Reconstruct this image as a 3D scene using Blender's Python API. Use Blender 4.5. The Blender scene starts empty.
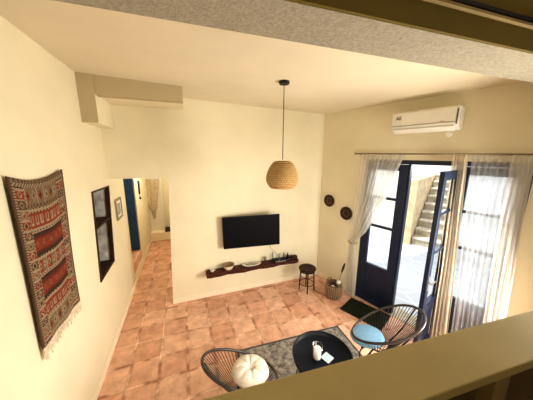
import bpy, math, random
from mathutils import Vector, Matrix
random.seed(7)
scene = bpy.context.scene
col = scene.collection
PI = math.pi

# ------------------------------------------------------------------ materials
def new_mat(name):
    m = bpy.data.materials.new(name); m.use_nodes = True
    nt = m.node_tree
    b = nt.nodes.get('Principled BSDF')
    return m, nt, b

def mat(name, c, rough=0.6, metal=0.0, var=0.12, nscale=8.0, bump=0.0, bscale=40.0, spec=None):
    """colour broken up by noise, optional noise bump"""
    m, nt, b = new_mat(name)
    N, L = nt.nodes, nt.links
    tc = N.new('ShaderNodeTexCoord')
    nz = N.new('ShaderNodeTexNoise'); nz.inputs['Scale'].default_value = nscale; nz.inputs['Detail'].default_value = 4
    L.new(tc.outputs['Object'], nz.inputs['Vector'])
    r = N.new('ShaderNodeValToRGB')
    lo = [max(0, x*(1-var)) for x in c]; hi = [min(1, x*(1+var)) for x in c]
    r.color_ramp.elements[0].position = .3; r.color_ramp.elements[0].color = (*lo, 1)
    r.color_ramp.elements[1].position = .7; r.color_ramp.elements[1].color = (*hi, 1)
    L.new(nz.outputs['Fac'], r.inputs['Fac']); L.new(r.outputs['Color'], b.inputs['Base Color'])
    b.inputs['Roughness'].default_value = rough; b.inputs['Metallic'].default_value = metal
    if spec is not None: b.inputs['Specular IOR Level'].default_value = spec
    if bump:
        n2 = N.new('ShaderNodeTexNoise'); n2.inputs['Scale'].default_value = bscale; n2.inputs['Detail'].default_value = 3
        L.new(tc.outputs['Object'], n2.inputs['Vector'])
        bp = N.new('ShaderNodeBump'); bp.inputs['Strength'].default_value = bump; bp.inputs['Distance'].default_value = .02
        L.new(n2.outputs['Fac'], bp.inputs['Height']); L.new(bp.outputs['Normal'], b.inputs['Normal'])
    return m

def tile_mat():
    m, nt, b = new_mat('terracotta_tiles'); N, L = nt.nodes, nt.links
    tc = N.new('ShaderNodeTexCoord'); mp = N.new('ShaderNodeMapping')
    mp.inputs['Location'].default_value = (0.68, -2.88 + .305*20, 0)
    L.new(tc.outputs['Object'], mp.inputs['Vector'])
    # slightly wavy joints, hand-made tiles
    nz0 = N.new('ShaderNodeTexNoise'); nz0.inputs['Scale'].default_value = 3.2; nz0.inputs['Detail'].default_value = 2
    L.new(tc.outputs['Object'], nz0.inputs['Vector'])
    mx0 = N.new('ShaderNodeMixRGB'); mx0.blend_type = 'ADD'; mx0.inputs['Fac'].default_value = .035
    L.new(mp.outputs['Vector'], mx0.inputs['Color1']); L.new(nz0.outputs['Color'], mx0.inputs['Color2'])
    bt = N.new('ShaderNodeTexBrick'); bt.offset = 0; bt.squash = 1
    for k, v in dict(Scale=1.0).items(): bt.inputs[k].default_value = v
    bt.inputs['Mortar Size'].default_value = .006; bt.inputs['Mortar Smooth'].default_value = .3
    bt.inputs['Brick Width'].default_value = .305; bt.inputs['Row Height'].default_value = .305
    bt.inputs['Color1'].default_value = (.62, .35, .235, 1); bt.inputs['Color2'].default_value = (.76, .50, .37, 1)
    bt.inputs['Mortar'].default_value = (.85, .64, .50, 1)
    L.new(mx0.outputs['Color'], bt.inputs['Vector'])
    nz = N.new('ShaderNodeTexNoise'); nz.inputs['Scale'].default_value = 7; nz.inputs['Detail'].default_value = 5
    nz.inputs['Roughness'].default_value = .65
    L.new(tc.outputs['Object'], nz.inputs['Vector'])
    rp = N.new('ShaderNodeValToRGB')
    rp.color_ramp.elements[0].position = .3; rp.color_ramp.elements[0].color = (.78, .70, .64, 1)
    rp.color_ramp.elements[1].position = .7; rp.color_ramp.elements[1].color = (1.2, 1.2, 1.2, 1)
    L.new(nz.outputs['Fac'], rp.inputs['Fac'])
    mu = N.new('ShaderNodeMixRGB'); mu.blend_type = 'MULTIPLY'; mu.inputs['Fac'].default_value = 1
    L.new(bt.outputs['Color'], mu.inputs['Color1']); L.new(rp.outputs['Color'], mu.inputs['Color2'])
    # dark stains hugging some joints
    bt2 = N.new('ShaderNodeTexBrick'); bt2.offset = 0
    bt2.inputs['Scale'].default_value = 1; bt2.inputs['Mortar Size'].default_value = .03; bt2.inputs['Mortar Smooth'].default_value = 1
    bt2.inputs['Brick Width'].default_value = .305; bt2.inputs['Row Height'].default_value = .305
    bt2.inputs['Color1'].default_value = bt2.inputs['Color2'].default_value = (0, 0, 0, 1); bt2.inputs['Mortar'].default_value = (1, 1, 1, 1)
    L.new(mx0.outputs['Color'], bt2.inputs['Vector'])
    n3 = N.new('ShaderNodeTexNoise'); n3.inputs['Scale'].default_value = 5; n3.inputs['Detail'].default_value = 3
    L.new(mp.outputs['Vector'], n3.inputs['Vector'])
    r3 = N.new('ShaderNodeValToRGB'); r3.color_ramp.elements[0].position = .44; r3.color_ramp.elements[1].position = .60
    L.new(n3.outputs['Fac'], r3.inputs['Fac'])
    m3 = N.new('ShaderNodeMath'); m3.operation = 'MULTIPLY'
    L.new(bt2.outputs['Color'], m3.inputs[0]); L.new(r3.outputs['Color'], m3.inputs[1])
    m4 = N.new('ShaderNodeMath'); m4.operation = 'MULTIPLY'; m4.inputs[1].default_value = .9
    L.new(m3.outputs[0], m4.inputs[0])
    mx = N.new('ShaderNodeMixRGB'); mx.inputs['Color2'].default_value = (.30, .105, .045, 1)
    L.new(m4.outputs[0], mx.inputs['Fac']); L.new(mu.outputs['Color'], mx.inputs['Color1'])
    L.new(mx.outputs['Color'], b.inputs['Base Color'])
    b.inputs['Roughness'].default_value = .5
    bp = N.new('ShaderNodeBump'); bp.inputs['Strength'].default_value = .35; bp.inputs['Distance'].default_value = .006
    bp.invert = True
    L.new(bt.outputs['Fac'], bp.inputs['Height']); L.new(bp.outputs['Normal'], b.inputs['Normal'])
    return m

def paver_mat():
    m, nt, b = new_mat('courtyard_pavers'); N, L = nt.nodes, nt.links
    tc = N.new('ShaderNodeTexCoord')
    vo = N.new('ShaderNodeTexVoronoi'); vo.feature = 'DISTANCE_TO_EDGE'; vo.inputs['Scale'].default_value = 3.2
    L.new(tc.outputs['Object'], vo.inputs['Vector'])
    r = N.new('ShaderNodeValToRGB')
    r.color_ramp.elements[0].position = .02; r.color_ramp.elements[0].color = (.66, .67, .68, 1)
    r.color_ramp.elements[1].position = .07; r.color_ramp.elements[1].color = (.52, .55, .60, 1)
    L.new(vo.outputs['Distance'], r.inputs['Fac']); L.new(r.outputs['Color'], b.inputs['Base Color'])
    b.inputs['Roughness'].default_value = .8
    return m

def block_mat(name, c1, c2, mortar, w=.5, h=.22):
    m, nt, b = new_mat(name); N, L = nt.nodes, nt.links
    tc = N.new('ShaderNodeTexCoord')
    sx = N.new('ShaderNodeSeparateXYZ'); L.new(tc.outputs['Object'], sx.inputs[0])
    ad = N.new('ShaderNodeMath'); L.new(sx.outputs['X'], ad.inputs[0]); L.new(sx.outputs['Y'], ad.inputs[1])
    cx = N.new('ShaderNodeCombineXYZ'); L.new(ad.outputs[0], cx.inputs['X']); L.new(sx.outputs['Z'], cx.inputs['Y'])
    bt = N.new('ShaderNodeTexBrick'); bt.inputs['Scale'].default_value = 1
    bt.inputs['Brick Width'].default_value = w; bt.inputs['Row Height'].default_value = h; bt.inputs['Mortar Size'].default_value = .012
    bt.inputs['Color1'].default_value = (*c1, 1); bt.inputs['Color2'].default_value = (*c2, 1); bt.inputs['Mortar'].default_value = (*mortar, 1)
    L.new(cx.outputs[0], bt.inputs['Vector']); L.new(bt.outputs['Color'], b.inputs['Base Color'])
    b.inputs['Roughness'].default_value = .9
    return m

def wicker_mat(name, c1, c2, scale=60, rough=.7):
    m, nt, b = new_mat(name); N, L = nt.nodes, nt.links
    tc = N.new('ShaderNodeTexCoord')
    w1 = N.new('ShaderNodeTexWave'); w1.bands_direction = 'Z'; w1.inputs['Scale'].default_value = scale*.35
    w1.inputs['Distortion'].default_value = 2.5; w1.inputs['Detail'].default_value = 2; w1.inputs['Detail Scale'].default_value = 3
    L.new(tc.outputs['Object'], w1.inputs['Vector'])
    nz = N.new('ShaderNodeTexNoise'); nz.inputs['Scale'].default_value = scale; L.new(tc.outputs['Object'], nz.inputs['Vector'])
    mu = N.new('ShaderNodeMath'); mu.operation = 'MULTIPLY'; L.new(w1.outputs['Fac'], mu.inputs[0]); L.new(nz.outputs['Fac'], mu.inputs[1])
    r = N.new('ShaderNodeValToRGB'); r.color_ramp.elements[0].position = .08; r.color_ramp.elements[1].position = .5
    r.color_ramp.elements[0].color = (*c1, 1); r.color_ramp.elements[1].color = (*c2, 1)
    L.new(mu.outputs[0], r.inputs['Fac']); L.new(r.outputs['Color'], b.inputs['Base Color'])
    b.inputs['Roughness'].default_value = rough
    bp = N.new('ShaderNodeBump'); bp.inputs['Strength'].default_value = .6; bp.inputs['Distance'].default_value = .01
    L.new(mu.outputs[0], bp.inputs['Height']); L.new(bp.outputs['Normal'], b.inputs['Normal'])
    return m

def rug_mat():
    m, nt, b = new_mat('grey_mottled_rug'); N, L = nt.nodes, nt.links
    tc = N.new('ShaderNodeTexCoord')
    n1 = N.new('ShaderNodeTexNoise'); n1.inputs['Scale'].default_value = 16; n1.inputs['Detail'].default_value = 6; n1.inputs['Roughness'].default_value = .75
    L.new(tc.outputs['Object'], n1.inputs['Vector'])
    r = N.new('ShaderNodeValToRGB'); r.color_ramp.elements[0].position = .36; r.color_ramp.elements[1].position = .64
    r.color_ramp.elements[0].color = (.10, .085, .08, 1); r.color_ramp.elements[1].color = (.46, .42, .37, 1)
    L.new(n1.outputs['Fac'], r.inputs['Fac']); L.new(r.outputs['Color'], b.inputs['Base Color'])
    b.inputs['Roughness'].default_value = .95; b.inputs['Specular IOR Level'].default_value = .1
    return m

def sheer_mat(name, c, transp, transl):
    m = bpy.data.materials.new(name); m.use_nodes = True
    nt = m.node_tree; N, L = nt.nodes, nt.links
    N.remove(N.get('Principled BSDF')); out = N.get('Material Output')
    tc = N.new('ShaderNodeTexCoord')
    nz = N.new('ShaderNodeTexNoise'); nz.inputs['Scale'].default_value = 30; L.new(tc.outputs['Object'], nz.inputs['Vector'])
    r = N.new('ShaderNodeValToRGB'); r.color_ramp.elements[0].color = (*[x*.93 for x in c], 1); r.color_ramp.elements[1].color = (*c, 1)
    L.new(nz.outputs['Fac'], r.inputs['Fac'])
    d = N.new('ShaderNodeBsdfDiffuse'); t = N.new('ShaderNodeBsdfTranslucent'); tr = N.new('ShaderNodeBsdfTransparent')
    L.new(r.outputs['Color'], d.inputs['Color']); L.new(r.outputs['Color'], t.inputs['Color'])
    m1 = N.new('ShaderNodeMixShader'); m1.inputs['Fac'].default_value = transl
    L.new(d.outputs[0], m1.inputs[1]); L.new(t.outputs[0], m1.inputs[2])
    m2 = N.new('ShaderNodeMixShader'); m2.inputs['Fac'].default_value = transp
    L.new(m1.outputs[0], m2.inputs[1]); L.new(tr.outputs[0], m2.inputs[2])
    L.new(m2.outputs[0], out.inputs['Surface'])
    return m

def glass_mat(name, tint=(1, 1, 1), gloss=.06):
    m = bpy.data.materials.new(name); m.use_nodes = True
    nt = m.node_tree; N, L = nt.nodes, nt.links
    N.remove(N.get('Principled BSDF')); out = N.get('Material Output')
    tr = N.new('ShaderNodeBsdfTransparent'); tr.inputs['Color'].default_value = (*tint, 1)
    g = N.new('ShaderNodeBsdfGlossy'); g.inputs['Roughness'].default_value = .02
    mx = N.new('ShaderNodeMixShader'); mx.inputs['Fac'].default_value = gloss
    L.new(tr.outputs[0], mx.inputs[1]); L.new(g.outputs[0], mx.inputs[2]); L.new(mx.outputs[0], out.inputs['Surface'])
    return m

def attr_mat(name, rough=.95):
    m, nt, b = new_mat(name); N, L = nt.nodes, nt.links
    a = N.new('ShaderNodeAttribute'); a.attribute_name = 'weave'
    tc = N.new('ShaderNodeTexCoord'); nz = N.new('ShaderNodeTexNoise'); nz.inputs['Scale'].default_value = 120
    L.new(tc.outputs['Object'], nz.inputs['Vector'])
    r = N.new('ShaderNodeValToRGB'); r.color_ramp.elements[0].color = (.75, .75, .75, 1); r.color_ramp.elements[1].color = (1.15, 1.15, 1.15, 1)
    L.new(nz.outputs['Fac'], r.inputs['Fac'])
    mu = N.new('ShaderNodeMixRGB'); mu.blend_type = 'MULTIPLY'; mu.inputs['Fac'].default_value = 1
    L.new(a.outputs['Color'], mu.inputs['Color1']); L.new(r.outputs['Color'], mu.inputs['Color2'])
    L.new(mu.outputs['Color'], b.inputs['Base Color']); b.inputs['Roughness'].default_value = rough
    b.inputs['Specular IOR Level'].default_value = .1
    return m

PLASTER = mat('cream_plaster', (.80, .745, .575), .9, var=.03, nscale=2.5, bump=.25, bscale=6, spec=.2)
CEIL = mat('cream_ceiling_plaster', (.74, .675, .53), .9, var=.03, nscale=2, bump=.25, bscale=5, spec=.2)
SHADEPL = mat('shaded_boxing_plaster', (.50, .42, .27), .9, var=.03, nscale=3, spec=.2)  # plaster darkened in colour to stand for shade on the boxing fronts
STIPPLE = mat('stippled_grey_plaster', (.38, .35, .28), .95, var=.16, nscale=70, bump=.25, bscale=110, spec=.1)
DIM_OCHRE = mat('dim_fascia_plaster', (.17, .125, .028), .8, var=.06, nscale=3, spec=.2)  # olive darkness of the dim loft put into the base colour
CAP = mat('dim_ochre_ledge', (.50, .425, .215), .6, var=.05, nscale=5, spec=.3)  # low light on the ledge put into its olive tone
DARKPANEL = mat('dark_brown_panel', (.13, .085, .032), .7, var=.2, nscale=3)
POSTP = mat('brown_olive_post', (.30, .22, .085), .7, var=.1)
BASE = mat('white_skirting', (.88, .80, .64), .6, var=.03)
TILES = tile_mat()
NAVY = mat('navy_gloss_paint', (.005, .013, .042), .4, var=.15, nscale=5)
BLUE = mat('blue_door_paint', (.012, .055, .16), .5, var=.15, nscale=4)
GLASS = glass_mat('window_glass', (.97, .99, 1), .05)
BLACKM = mat('black_metal', (.010, .009, .008), .5, var=.1, spec=.25)
STEEL = mat('brushed_steel', (.6, .6, .58), .3, 1, var=.05)
SCREEN = mat('tv_screen_black', (.003, .003, .005), .45, var=.1, spec=.15)
BLACKP = mat('black_plastic', (.008, .008, .009), .5, var=.1, spec=.2)
WOOD = mat('dark_mahogany_wood', (.065, .013, .007), .55, var=.4, nscale=14, spec=.25)
DWOOD = mat('dark_brown_wood', (.045, .018, .010), .6, var=.35, nscale=12, spec=.2)
RIMW = mat('grey_brown_rim', (.040, .030, .024), .38, var=.15, nscale=20)
CORD = mat('black_chair_cord', (.02, .014, .012), .5, var=.1)
CREAMF = mat('cream_cushion_fabric', (.66, .59, .50), .95, var=.05, nscale=30, bump=.2, bscale=150, spec=.1)
BLUEF = mat('pale_blue_cushion_fabric', (.18, .31, .44), .95, var=.08, nscale=40, bump=.2, bscale=150, spec=.1)
TABLEB = mat('black_table_lacquer', (.004, .005, .009), .42, var=.1, spec=.18)
WHITEP = mat('white_plastic', (.82, .80, .74), .4, var=.02)
GREYP = mat('grey_plastic', (.30, .28, .24), .5, var=.05)
INK = mat('dark_print', (.10, .09, .07), .6, var=.05)
CERAM = mat('cream_ceramic', (.78, .72, .60), .35, var=.06, nscale=20)
WAX = mat('white_wax', (.95, .92, .84), .5, var=.03)
RODM = mat('grey_wood_rod', (.30, .24, .16), .6, var=.1, nscale=30)
SHADE = wicker_mat('woven_bamboo', (.26,.13,.035), (.62,.41,.17), 45)
SHADER = wicker_mat('pale_bamboo_rim', (.42,.28,.11), (.70,.52,.26), 80)
BASKETM = wicker_mat('brown_wicker', (.06, .032, .018), (.36, .24, .14), 60)
PLATEM = wicker_mat('dark_brown_basketry', (.014, .006, .004), (.11, .045, .025), 70)
SHEER = sheer_mat('sheer_white_voile', (.86, .86, .88), .46, .66)
SHEER2 = sheer_mat('gathered_white_voile', (.92, .90, .86), .30, .62)
BUNCH = sheer_mat('bunched_beige_voile', (.86, .78, .66), .14, .5)
RUG = rug_mat()
MATG = mat('dark_green_coir', (.018, .022, .012), .95, var=.4, nscale=60, bump=.5, bscale=200, spec=.1)
KILIM = attr_mat('kilim_weave')
FRINGE = mat('cream_wool_fringe', (.66, .56, .42), .95, var=.2, nscale=60)
STONEW = mat('grey_marbled_stone', (.58, .55, .50), .9, var=.4, nscale=9, bump=.5, bscale=20)
TANW = mat('tan_stone_wall', (.74, .58, .38), .95, var=.2, nscale=5, bump=.6, bscale=12)
WHITEW = mat('whitewashed_wall', (.80, .80, .78), .9, var=.05, nscale=2)
BLOCKW = block_mat('pale_stone_blocks', (.64, .68, .75), (.69, .73, .79), (.57, .61, .69))
STAIRM = mat('grey_stone_steps', (.48, .43, .34), .9, var=.2, nscale=9, bump=.4, bscale=20)
TREADM = mat('pale_tread_stone', (.66, .62, .54), .9, var=.15, nscale=9)
PAVE = paver_mat()
TEXTILE = mat('beige_knotted_textile', (.60, .50, .34), .95, var=.3, nscale=40, bump=.5, bscale=90)
WHITED = mat('white_painted_wood', (.82, .78, .70), .5, var=.03)
PICT = mat('grey_print', (.34, .34, .30), .7, var=.4, nscale=12)
REDC = mat('red_cord', (.35, .04, .03), .6, var=.1)
TEAL = mat('teal_printed_card', (.20, .48, .45), .6, var=.6, nscale=70)

# ------------------------------------------------------------------ mesh helper
class MB:
    def __init__(s): s.v = []; s.f = []
    def add(s, vs, fs, M=None):
        o = len(s.v)
        for p in vs:
            p = Vector(p)
            s.v.append(tuple(M @ p) if M else tuple(p))
        for f in fs: s.f.append(tuple(o+i for i in f))
        return s
    def box(s, x0, x1, y0, y1, z0, z1, M=None):
        return s.hexa([(x0,y0,z0),(x1,y0,z0),(x1,y1,z0),(x0,y1,z0),(x0,y0,z1),(x1,y0,z1),(x1,y1,z1),(x0,y1,z1)], M)
    def hexa(s, c, M=None):
        return s.add(c, [(0,3,2,1),(4,5,6,7),(0,1,5,4),(1,2,6,5),(2,3,7,6),(3,0,4,7)], M)
    def rod(s, a, b, r0, r1=None, n=10, caps=True):
        return s.tube([a, b], [r0, r0 if r1 is None else r1], n, caps=caps)
    def tube(s, pts, rad, n=8, closed=False, caps=True):
        pts = [Vector(p) for p in pts]; m = len(pts)
        if not isinstance(rad, (list, tuple)): rad = [rad]*m
        up = None; vs = []
        for i, p in enumerate(pts):
            if closed: t = pts[(i+1) % m] - pts[i-1]
            else: t = pts[min(i+1, m-1)] - pts[max(i-1, 0)]
            t.normalize()
            if up is None:
                up = Vector((0,0,1)) if abs(t.z) < .9 else Vector((1,0,0))
            a = (up - t*up.dot(t))
            if a.length < 1e-4: a = t.orthogonal()
            a.normalize(); b = t.cross(a); up = a
            for k in range(n):
                th = 2*PI*k/n
                vs.append(p + a*(rad[i]*math.cos(th)) + b*(rad[i]*math.sin(th)))
        fs = []
        for i in range(m if closed else m-1):
            j = (i+1) % m
            for k in range(n):
                l = (k+1) % n
                fs.append((i*n+k, i*n+l, j*n+l, j*n+k))
        if not closed and caps:
            fs.append(tuple(range(n))[::-1]); fs.append(tuple((m-1)*n+k for k in range(n)))
        return s.add(vs, fs)
    def lathe(s, prof, n=32, M=None, cap0=False, cap1=False, sx=1, sy=1):
        vs = []; fs = []
        for r, z in prof:
            for k in range(n):
                t = 2*PI*k/n; vs.append((r*math.cos(t)*sx, r*math.sin(t)*sy, z))
        for i in range(len(prof)-1):
            for k in range(n):
                l = (k+1) % n
                fs.append((i*n+k, i*n+l, (i+1)*n+l, (i+1)*n+k))
        if cap0: fs.append(tuple(range(n))[::-1])
        if cap1: fs.append(tuple((len(prof)-1)*n+k for k in range(n)))
        return s.add(vs, fs, M)
    def build(s, name, m, parent=None, loc=None, rz=0, smooth=False, bevel=0, bseg=2):
        me = bpy.data.meshes.new(name); me.from_pydata(s.v, [], s.f); me.update()
        if smooth:
            for p in me.polygons: p.use_smooth = True
        me.materials.append(m)
        o = bpy.data.objects.new(name, me); col.objects.link(o)
        if parent: o.parent = parent
        if loc is not None: o.location = loc
        o.rotation_euler.z = rz
        if bevel:
            bv = o.modifiers.new('bevel', 'BEVEL'); bv.width = bevel; bv.segments = bseg; bv.limit_method = 'ANGLE'
        return o

def tag(o, label=None, cat=None, group=None, kind=None):
    if label: o['label'] = label
    if cat: o['category'] = cat
    if group: o['group'] = group
    if kind: o['kind'] = kind
    return o
def thing(name, label, cat, loc=(0,0,0), rz=0, group=None, kind=None):
    o = bpy.data.objects.new(name, None); col.objects.link(o); o.empty_display_size = .1
    o.location = loc; o.rotation_euler.z = rz
    return tag(o, label, cat, group, kind)
def struct(o, label, cat): return tag(o, label, cat, kind='structure')

# ------------------------------------------------------------------ camera
cam = bpy.data.cameras.new('camera'); co = bpy.data.objects.new('camera', cam); col.objects.link(co)
Xc, Yc, Zc = (.9375, -.34792, .00702), (.06295, .1894, .97988), (-.34225, -.91819, .19947)
co.matrix_world = Matrix(((Xc[0],Yc[0],Zc[0],0),(Xc[1],Yc[1],Zc[1],0),(Xc[2],Yc[2],Zc[2],2.4),(0,0,0,1)))
cam.sensor_width = 36; cam.lens = 223/533*36; cam.clip_start = .02
scene.camera = co

# ------------------------------------------------------------------ right wall frame: X along the wall, Y outward, Z up
P0 = Vector((2.456, 3.475, 0)); UX = Vector((.28, -.96, 0)).normalized(); UO = Vector((.96, .28, 0)).normalized()
RZ = math.atan2(UX.y, UX.x)
def W(s, d, z): return P0 + UX*s - UO*d + Vector((0, 0, z))        # d = distance into the room
MW = Matrix(((UX.x, UO.x, 0, P0.x), (UX.y, UO.y, 0, P0.y), (0, 0, 1, 0), (0, 0, 0, 1)))
def ceil_z(x): return 3.20 - (x+.96)*.026
LX, BY = -.96, 3.56

# ------------------------------------------------------------------ floor, ceiling
b = MB()
f0, f1 = W(-.35, -.2, 0), W(5.4, -.2, 0)
b.add([(-2.2,-1.8,0),(f1.x,-1.8,0),(f1.x,f1.y,0),(f0.x,f0.y,0),(f0.x,7.2,0),(-2.2,7.2,0),
       (-2.2,-1.8,-.1),(f1.x,-1.8,-.1),(f1.x,f1.y,-.1),(f0.x,f0.y,-.1),(f0.x,7.2,-.1),(-2.2,7.2,-.1)],
      [(0,1,2,3,4,5),(11,10,9,8,7,6)]+[(i,(i+6),((i+1)%6)+6,(i+1)%6) for i in range(6)])
struct(b.build('floor', TILES), 'terracotta square tile floor of the room and the hallway', 'floor')
b = MB()
b.hexa([(-1.3,.9,ceil_z(-1.3)),(4.6,.9,ceil_z(4.6)),(4.6,3.9,ceil_z(4.6)),(-1.3,3.9,ceil_z(-1.3)),
        (-1.3,.9,3.5),(4.6,.9,3.5),(4.6,3.9,3.5),(-1.3,3.9,3.5)])
struct(b.build('ceiling', CEIL), 'cream plaster ceiling above the living room', 'ceiling')
b = MB().box(-1.3,4.6,-1.8,.95,3.46,3.6)
struct(b.build('ceiling', CEIL), 'low ceiling over the loft behind the beam', 'ceiling')

# ------------------------------------------------------------------ left wall with niche and side opening
b = MB(); x0, x1 = LX-.25, LX
nTL, nTR, nBL, nBR = (2.93,1.985), (3.54,1.975), (2.80,.965), (3.35,.97)
D0, D1, DT = 4.36, 5.20, 2.25
def yz(bm, q):      # prism of a quad in the wall plane
    bm.hexa([(x0,q[0][0],q[0][1]),(x1,q[0][0],q[0][1]),(x1,q[1][0],q[1][1]),(x0,q[1][0],q[1][1]),
             (x0,q[3][0],q[3][1]),(x1,q[3][0],q[3][1]),(x1,q[2][0],q[2][1]),(x0,q[2][0],q[2][1])])
yz(b, [(-1.8,0),(2.7,0),(2.7,3.45),(-1.8,3.45)])
yz(b, [(2.7,0),(3.65,0),(3.65,.967),(2.7,.965)])
yz(b, [(2.7,1.99),(3.65,1.973),(3.65,3.45),(2.7,3.45)])
yz(b, [(2.7,.965),nBL,nTL,(2.7,1.99)])
yz(b, [nBR,(3.65,.967),(3.65,1.973),nTR])
yz(b, [(3.65,0),(D0,0),(D0,3.45),(3.65,3.45)])
yz(b, [(D0,DT),(D1,DT),(D1,3.45),(D0,3.45)])
yz(b, [(D1,0),(7.2,0),(7.2,3.45),(D1,3.45)])
struct(b.build('wall_left', PLASTER), 'long cream plaster wall on the left running into the hallway', 'wall')
# niche
n = thing('wall_niche', 'dark wood lined shelf niche sunk into the left wall', 'niche', (LX, 3.15, .97), kind='structure')
def q(yz_, x): return (x, yz_[0]-3.15, yz_[1]-.97)
def lining(a, c, t, name, m=DWOOD, xi=-.62):
    # board from a to c along the opening edge, thickness t toward the inside of the hole
    (ay, az), (cy, cz) = a, c; cyy, czz = 3.15, 1.47
    def inn(p): 
        v = Vector((cyy-p[0], czz-p[1])); 
        if name in ('side_board', 'stone_jamb'): return (p[0]+math.copysign(t, v.x), p[1])
        return (p[0], p[1]+math.copysign(t, v.y))
    ai, ci = inn(a), inn(c)
    MB().hexa([q(a,xi),q(a,.012),q(ai,.012),q(ai,xi),q(c,xi),q(c,.012),q(ci,.012),q(ci,xi)]).build(name, m, n)
lining(nBL, nTL, .022, 'side_board'); lining(nBR, nTR, .04, 'side_board', DWOOD, -.03)
lining(nBR, nTR, .025, 'stone_jamb', STONEW)
lining(nBL, nBR, .03, 'sill_board'); lining(nTL, nTR, .015, 'head_board')
MB().hexa([q((2.79,.96),-.63),q((2.79,.96),-.62),q((3.36,.96),-.62),q((3.36,.96),-.63),
           q((2.92,1.99),-.63),q((2.92,1.99),-.62),q((3.55,1.99),-.62),q((3.55,1.99),-.63)]).build('back_panel', STONEW, n)
MB().hexa([(-.60,-.26,.58),(.005,-.26,.58),(.005,.27,.58),(-.60,.27,.58),(-.60,-.255,.605),(.005,-.255,.605),(.005,.275,.605),(-.60,.275,.605)]).build('shelf', DWOOD, n)

# ------------------------------------------------------------------ back wall with hall opening
b = MB(); y0, y1 = BY, BY+.14
OX0, OX1 = -.29, -.21
b.hexa([(OX0,y0,0),(3.0,y0,0),(3.0,y1,0),(OX0,y1,0),(OX1,y0,2.06),(3.0,y0,2.06),(3.0,y1,2.06),(OX1,y1,2.06)])
b.box(LX, 3.0, y0, y1, 2.06, 2.83)
b.box(LX, .3, y0, y1, 2.83, 3.45); b.box(.3, 3.0, y0+.010, y1, 2.83, 3.45)
struct(b.build('wall_back', PLASTER), 'cream plaster wall carrying the television and wooden shelf', 'wall')
# hall beyond
b = MB().box(.1, .25, BY+.14, 7.2, 0, 3.45)
struct(b.build('wall_hallway', PLASTER), 'plain wall closing the hallway on the right', 'wall')
b = MB().box(-1.2, .1, 6.92, 7.1, 0, 3.45)
struct(b.build('wall_hall_end', PLASTER), 'cream end wall of the hallway behind the hanging textile', 'wall')
b = MB().box(-1.2, .25, BY+.14, 7.2, 2.45, 2.6)
struct(b.build('ceiling', CEIL), 'ceiling over the narrow hallway', 'ceiling')
b = MB().box(LX, .1, 6.60, 6.92, 0, .24)
struct(b.build('trim_3', BASE, bevel=.01), 'white plastered step at the far end of the hallway', 'step')
d = thing('door_5', 'white painted door at the far end of the hallway', 'door', (-1.04, 6.9, .24), kind='structure')
MB().box(0, .40, -.05, 0, 0, 1.95).build('panel', WHITED, d, bevel=.004)
MB().box(.40, .44, -.07, .0, 0, 1.98).build('frame', WHITED, d)
b = MB()
b.box(.46, .90, -.30, -.02, 0.0, .06)
tag(b.build('threshold', DWOOD, d), 'dark sill strip beside the white door')
# hanging textile
b = MB(); nx, nz = 14, 26; vs = []; fs = []
for j in range(nz+1):
    v = j/nz; z = 1.72 - 1.12*v
    hw = .19 - .10*v - .06*max(0, v-.35) if v < .75 else max(.014, .055 - .035*(v-.75)*4)
    for i in range(nx+1):
        t = i/nx*2-1
        vs.append((t*hw + .01*math.sin(v*9), -.02 - .012*math.cos(t*9), z + .06*v*(1-abs(t))))
for j in range(nz):
    for i in range(nx):
        a = j*(nx+1)+i; fs.append((a, a+1, a+nx+2, a+nx+1))
b.add(vs, fs)
tx = b.build('hanging_textile', TEXTILE, None, (-.85, 6.83, 0), smooth=True)
sl = tx.modifiers.new('solid', 'SOLIDIFY'); sl.thickness = .008
tag(tx, 'tapering beige knotted textile hanging on the white door at the hallway end', 'wall hanging')
# side room with blue door
b = MB()
b.box(-2.2, -2.05, 4.0, 7.0, 0, 2.6); b.box(-2.2, -1.21, 3.9, 4.0, 0, 2.6); b.box(-2.2, -1.21, 5.98, 6.08, 0, 2.6); b.box(-2.2,-1.21,3.9,7.0,2.6,2.7)
struct(b.build('wall_side_room', PLASTER), 'walls of the small side room off the hallway', 'wall')
d = thing('door_4', 'blue painted wooden door seen through the side opening of the hallway', 'door', (-.972, 5.185, .37), kind='structure')
MB().box(-.80, -.005, -.035, .0, .01, 1.87).build('leaf', BLUE, d, bevel=.004)
for z0, z1 in ((.12, .82), (.95, 1.75)): MB().box(-.70, -.11, -.045, -.034, z0, z1).build('panel', BLUE, d, bevel=.004)
MB().rod((-.72,-.045,1.05),(-.72,-.09,1.05),.012).rod((-.72,-.085,1.05),(-.62,-.085,1.05),.009).build('handle', STEEL, d)
struct(MB().box(-2.05, LX-.005, D0, D1, 0, .36).build('trim_13', TILES), 'terracotta raised floor inside the side opening of the hallway', 'step')
# small hanging on the wall
t = thing('wall_ornament', 'narrow dark ornament hanging on the hallway wall just past the blue door', 'wall ornament', (LX, 5.62, 1.64), PI/2)
MB().box(-.06, .06, -.02, -.001, -.13, .17).build('strip', BLACKM, t, bevel=.004)
MB().rod((0,-.01,-.15),(0,-.01,-.19),.004).lathe([(.001,-.25),(.022,-.235),(.026,-.22),(.022,-.205),(.001,-.19)], 12, Matrix.Translation((0,-.012,0))).build('pendant_knob', BLACKM, t, smooth=True)
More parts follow.
